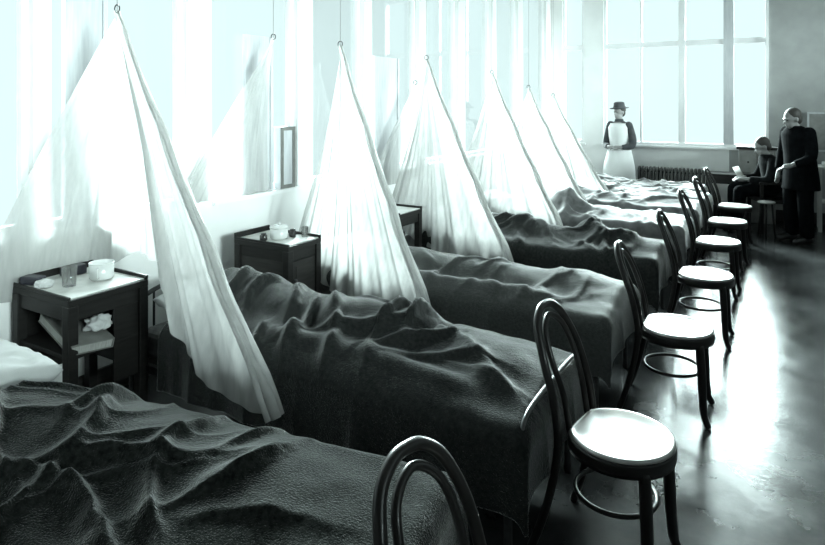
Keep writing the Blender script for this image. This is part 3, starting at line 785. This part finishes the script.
# nurse: stands facing the camera, hands together at the waist
def nurse():
    r = empty('person', (-2.24, 10.14, 0), R(-16)); tag(r, 'woman in white apron and small dark hat standing by the radiator, hands at waist', 'person')
    hc = (0, -.01, 1.575)
    bm = bmesh.new(); rot = head(bm, hc, R(-12), R(4), .96)
    rings(bm, [oring((0,.0,z), a, b) for z, a, b in ((.92,.15,.11),(1.05,.125,.095),(1.2,.145,.10),(1.33,.165,.095),(1.395,.12,.075),(1.43,.055,.055),(1.53,.048,.05))])
    sh = {}
    for q in (-1,1):
        limb(bm, [(q*.15,.01,1.36),(q*.205,.015,1.15),(q*.20,-.02,1.05),(q*.10,-.15,1.03)], [.05,.042,.036,.026])
        hand(bm, (q*.085,-.165,1.03), (-q*1,-.25,-.05), q, (0,-.3,1), .6)
        limb(bm, [(q*.09,0,.95),(q*.09,-.01,.5),(q*.085,.01,.1)], [.08,.055,.04]); limb(bm, [(q*.085,.03,.05),(q*.09,-.08,.035),(q*.095,-.14,.03)], [.04,.035,.03])
    remesh('body', bm, .009, M['skin'], r); eyes(hc, rot, r, .96); hair(hc, rot, r, .97, bun=True)
    bm = bmesh.new(); lathe(bm, [(.145,-.004),(.15,.004),(.10,.012),(.088,.03),(.08,.085),(.05,.10),(.01,.103)], 28)
    h = build('hat', bm, M['navy'], r); h.location = V(hc)+V((0,.015,.065)); h.rotation_euler = (R(6), 0, R(-12))
    bm = bmesh.new()
    rings(bm, [oring((0,.02,z), a, b, 32) for z, a, b in ((.16,.26,.25),(.20,.26,.25),(.45,.25,.235),(.75,.225,.20),(.98,.165,.135),(1.06,.140,.108),(1.2,.162,.118),(1.33,.185,.11),(1.40,.13,.085),(1.44,.066,.066))])
    for q in (-1,1): limb(bm, [(q*.15,.01,1.37),(q*.215,.02,1.16),(q*.21,-.02,1.05),(q*.12,-.14,1.035)], [.066,.060,.055,.038])
    remesh('dress', bm, .012, M['navy'], r)
    bm = bmesh.new(); rr = []      # apron wraps the front
    for z, a, b, sp in ((.20,.285,.275,1.15),(.45,.275,.26,1.15),(.75,.25,.225,1.15),(.98,.19,.16,1.2),(1.06,.158,.125,1.1),(1.08,.16,.125,1.05),(1.2,.178,.140,.95),(1.33,.195,.132,.85),(1.40,.17,.10,.75)):
        rr.append([V((a*sin(t), .02-b*cos(t), z)) for t in [-sp*1.35+2*sp*1.35*k/30 for k in range(31)]])
    rings(bm, rr, cap=False, closed=False); a = build('apron', bm, M['apron'], r); a.modifiers.new('t','SOLIDIFY').thickness = .006
    bm = bmesh.new(); rings(bm, [oring((0,0,z), a, b) for z, a, b in ((1.425,.072,.072),(1.47,.062,.062))], cap=True); build('collar', bm, M['navy'], r)
    for q in (-1,1):
        bm = bmesh.new(); limb(bm, [(q*.09,.04,.04),(q*.09,-.06,.05),(q*.095,-.14,.03)], [.045,.045,.034]); build('shoe', bm, M['shoe'], r)
nurse()

def standing_man():
    r = empty('person', (.15, 9.09, 0), R(-48)); tag(r, 'standing man in a long dark coat, head bent, hand lowered towards the seated man', 'person')
    # faces -y locally, turned towards the seated man
    hc = (0, -.10, 1.53)
    bm = bmesh.new(); rot = head(bm, hc, R(-8), R(16), 1.04)
    rings(bm, [oring((0,y,z), a, b) for z, y, a, b in ((.92,.02,.16,.12),(1.05,.02,.15,.11),(1.2,.0,.17,.115),(1.34,-.015,.185,.105),(1.40,-.03,.12,.08),(1.43,-.055,.06,.06),(1.50,-.08,.055,.055))])
    for q in (-1,1):
        limb(bm, [(q*.175,-.01,1.34),(q*.235,0,1.08),(q*.23,-.07,.88)] if q < 0 else [(q*.175,-.02,1.34),(q*.225,-.05,1.08),(q*.17,-.24,.98)], [.055,.045,.03])
        limb(bm, [(q*.10,.01,.95),(q*.11,-.02,.5),(q*.11,.02,.1)], [.09,.06,.045]); limb(bm, [(q*.11,.05,.05),(q*.12,-.09,.035),(q*.13,-.16,.03)], [.04,.036,.03])
    hand(bm, (-.23,-.08,.85), (0,-.15,-1), -1, (1,0,0), .5); hand(bm, (.165,-.26,.97), (-.4,-1,-.25), 1, (0,0,1), .5)
    remesh('body', bm, .009, M['skin'], r); eyes(hc, rot, r, 1.04); hair(hc, rot, r, 1.04)
    bm = bmesh.new()
    rings(bm, [oring((0,y,z), a, b, 28) for z, y, a, b in ((.66,.03,.235,.19),(.80,.03,.225,.175),(.98,.025,.205,.155),(1.1,.01,.20,.145),(1.22,0,.215,.145),(1.34,-.015,.225,.13),(1.41,-.03,.15,.10),(1.445,-.055,.075,.072))])
    limb(bm, [(-.18,-.01,1.36),(-.255,0,1.08),(-.245,-.065,.89)], [.078,.066,.05]); limb(bm, [(.18,-.02,1.36),(.245,-.05,1.08),(.185,-.22,.985)], [.078,.066,.05])
    remesh('coat', bm, .012, M['suit'], r)
    bm = bmesh.new()
    for q in (-1,1): limb(bm, [(q*.10,.02,.92),(q*.115,-.01,.5),(q*.115,.02,.08)], [.115,.09,.075])
    remesh('trousers', bm, .013, M['suit'], r)
    for q in (-1,1):
        bm = bmesh.new(); limb(bm, [(q*.11,.07,.045),(q*.12,-.07,.05),(q*.13,-.18,.032)], [.045,.045,.034]); build('shoe', bm, M['shoe'], r)
standing_man()

def seated_man():
    r = empty('person', (-.14, 9.70, 0), R(-72)); tag(r, 'seated man in a dark jacket, head bowed over a small open paper', 'person')
    # faces -y locally; seat at the origin, height .46
    hc = (0, -.13, 1.135)
    bm = bmesh.new(); rot = head(bm, hc, R(0), R(28), 1.0)
    rings(bm, [oring((0,y,z), a, b) for z, y, a, b in ((.50,.05,.17,.13),(.62,.04,.165,.125),(.78,.01,.165,.115),(.92,-.03,.18,.105),(.99,-.06,.12,.08),(1.02,-.08,.06,.06),(1.09,-.11,.052,.052))])
    for q in (-1,1):
        limb(bm, [(q*.17,-.03,.94),(q*.22,-.12,.71),(q*.10,-.34,.70)], [.055,.045,.028]); hand(bm, (q*.09,-.36,.70), (-q*.6,-1,-.1), q, (0,0,1), .6)
        limb(bm, [(q*.10,.02,.55),(q*.13,-.22,.56),(q*.14,-.44,.53)], [.09,.08,.06]); limb(bm, [(q*.14,-.44,.53),(q*.13,-.44,.3),(q*.12,-.38,.08)], [.058,.055,.04])
        limb(bm, [(q*.12,-.36,.05),(q*.125,-.48,.035),(q*.13,-.56,.03)], [.04,.036,.03])
    remesh('body', bm, .009, M['skin'], r); eyes(hc, rot, r); hair(hc, rot, r)
    bm = bmesh.new()
    rings(bm, [oring((0,y,z), a, b, 28) for z, y, a, b in ((.475,.05,.21,.16),(.60,.045,.20,.155),(.78,.01,.20,.145),(.92,-.03,.215,.13),(1.0,-.06,.14,.10),(1.035,-.08,.072,.072))])
    for q in (-1,1): limb(bm, [(q*.17,-.03,.95),(q*.235,-.12,.71),(q*.13,-.31,.70)], [.075,.066,.048])
    remesh('jacket', bm, .012, M['suit_grey'], r)
    bm = bmesh.new()
    for q in (-1,1): limb(bm, [(q*.10,.02,.56),(q*.13,-.22,.57),(q*.14,-.44,.545)], [.105,.095,.08]); limb(bm, [(q*.14,-.44,.54),(q*.13,-.44,.3),(q*.12,-.38,.10)], [.082,.078,.068])
    remesh('trousers', bm, .013, M['suit'], r)
    for q in (-1,1):
        bm = bmesh.new(); limb(bm, [(q*.12,-.33,.045),(q*.125,-.46,.05),(q*.13,-.58,.032)], [.045,.045,.034]); build('shoe', bm, M['shoe'], r)
    bm = bmesh.new()      # open paper in his hands
    rings(bm, [[V((x,-.40+.03*abs(x)-.06*k,.735+.12*k+.02*sin(9*x))) for x in [-.16+.32*i/12 for i in range(13)]] for k in (0,.5,1)], cap=False, closed=False)
    p = build('newspaper', bm, M['paper']); p.location = r.location; p.rotation_euler = r.rotation_euler; p.modifiers.new('t','SOLIDIFY').thickness = .003
    tag(p, 'small open paper held by the seated man', 'newspaper')
    # his armchair
    c = empty('armchair', (-.14, 9.70, 0), R(-72)); tag(c, 'dark wooden armchair under the seated man', 'chair')
    bm = boxes((-.24,.24,-.22,.24,.40,.45)); build('seat', bm, M['cab'], c, bevel=.01)
    bm = boxes((-.22,.22,.25,.28,.50,.90)); build('backrest', bm, M['cab'], c, bevel=.01)
    for sx in (-1,1):
        bm = boxes((sx*.27-.02,sx*.27+.02,-.24,.27,.655,.685)); build('armrest', bm, M['cab'], c, bevel=.006)
        for sy in (-.21,.25):
            bm = boxes((sx*.27-.02,sx*.27+.02,sy-.02,sy+.02,0,.655 if sy < 0 else .92)); build('leg', bm, M['cab'], c, bevel=.004)
seated_man()
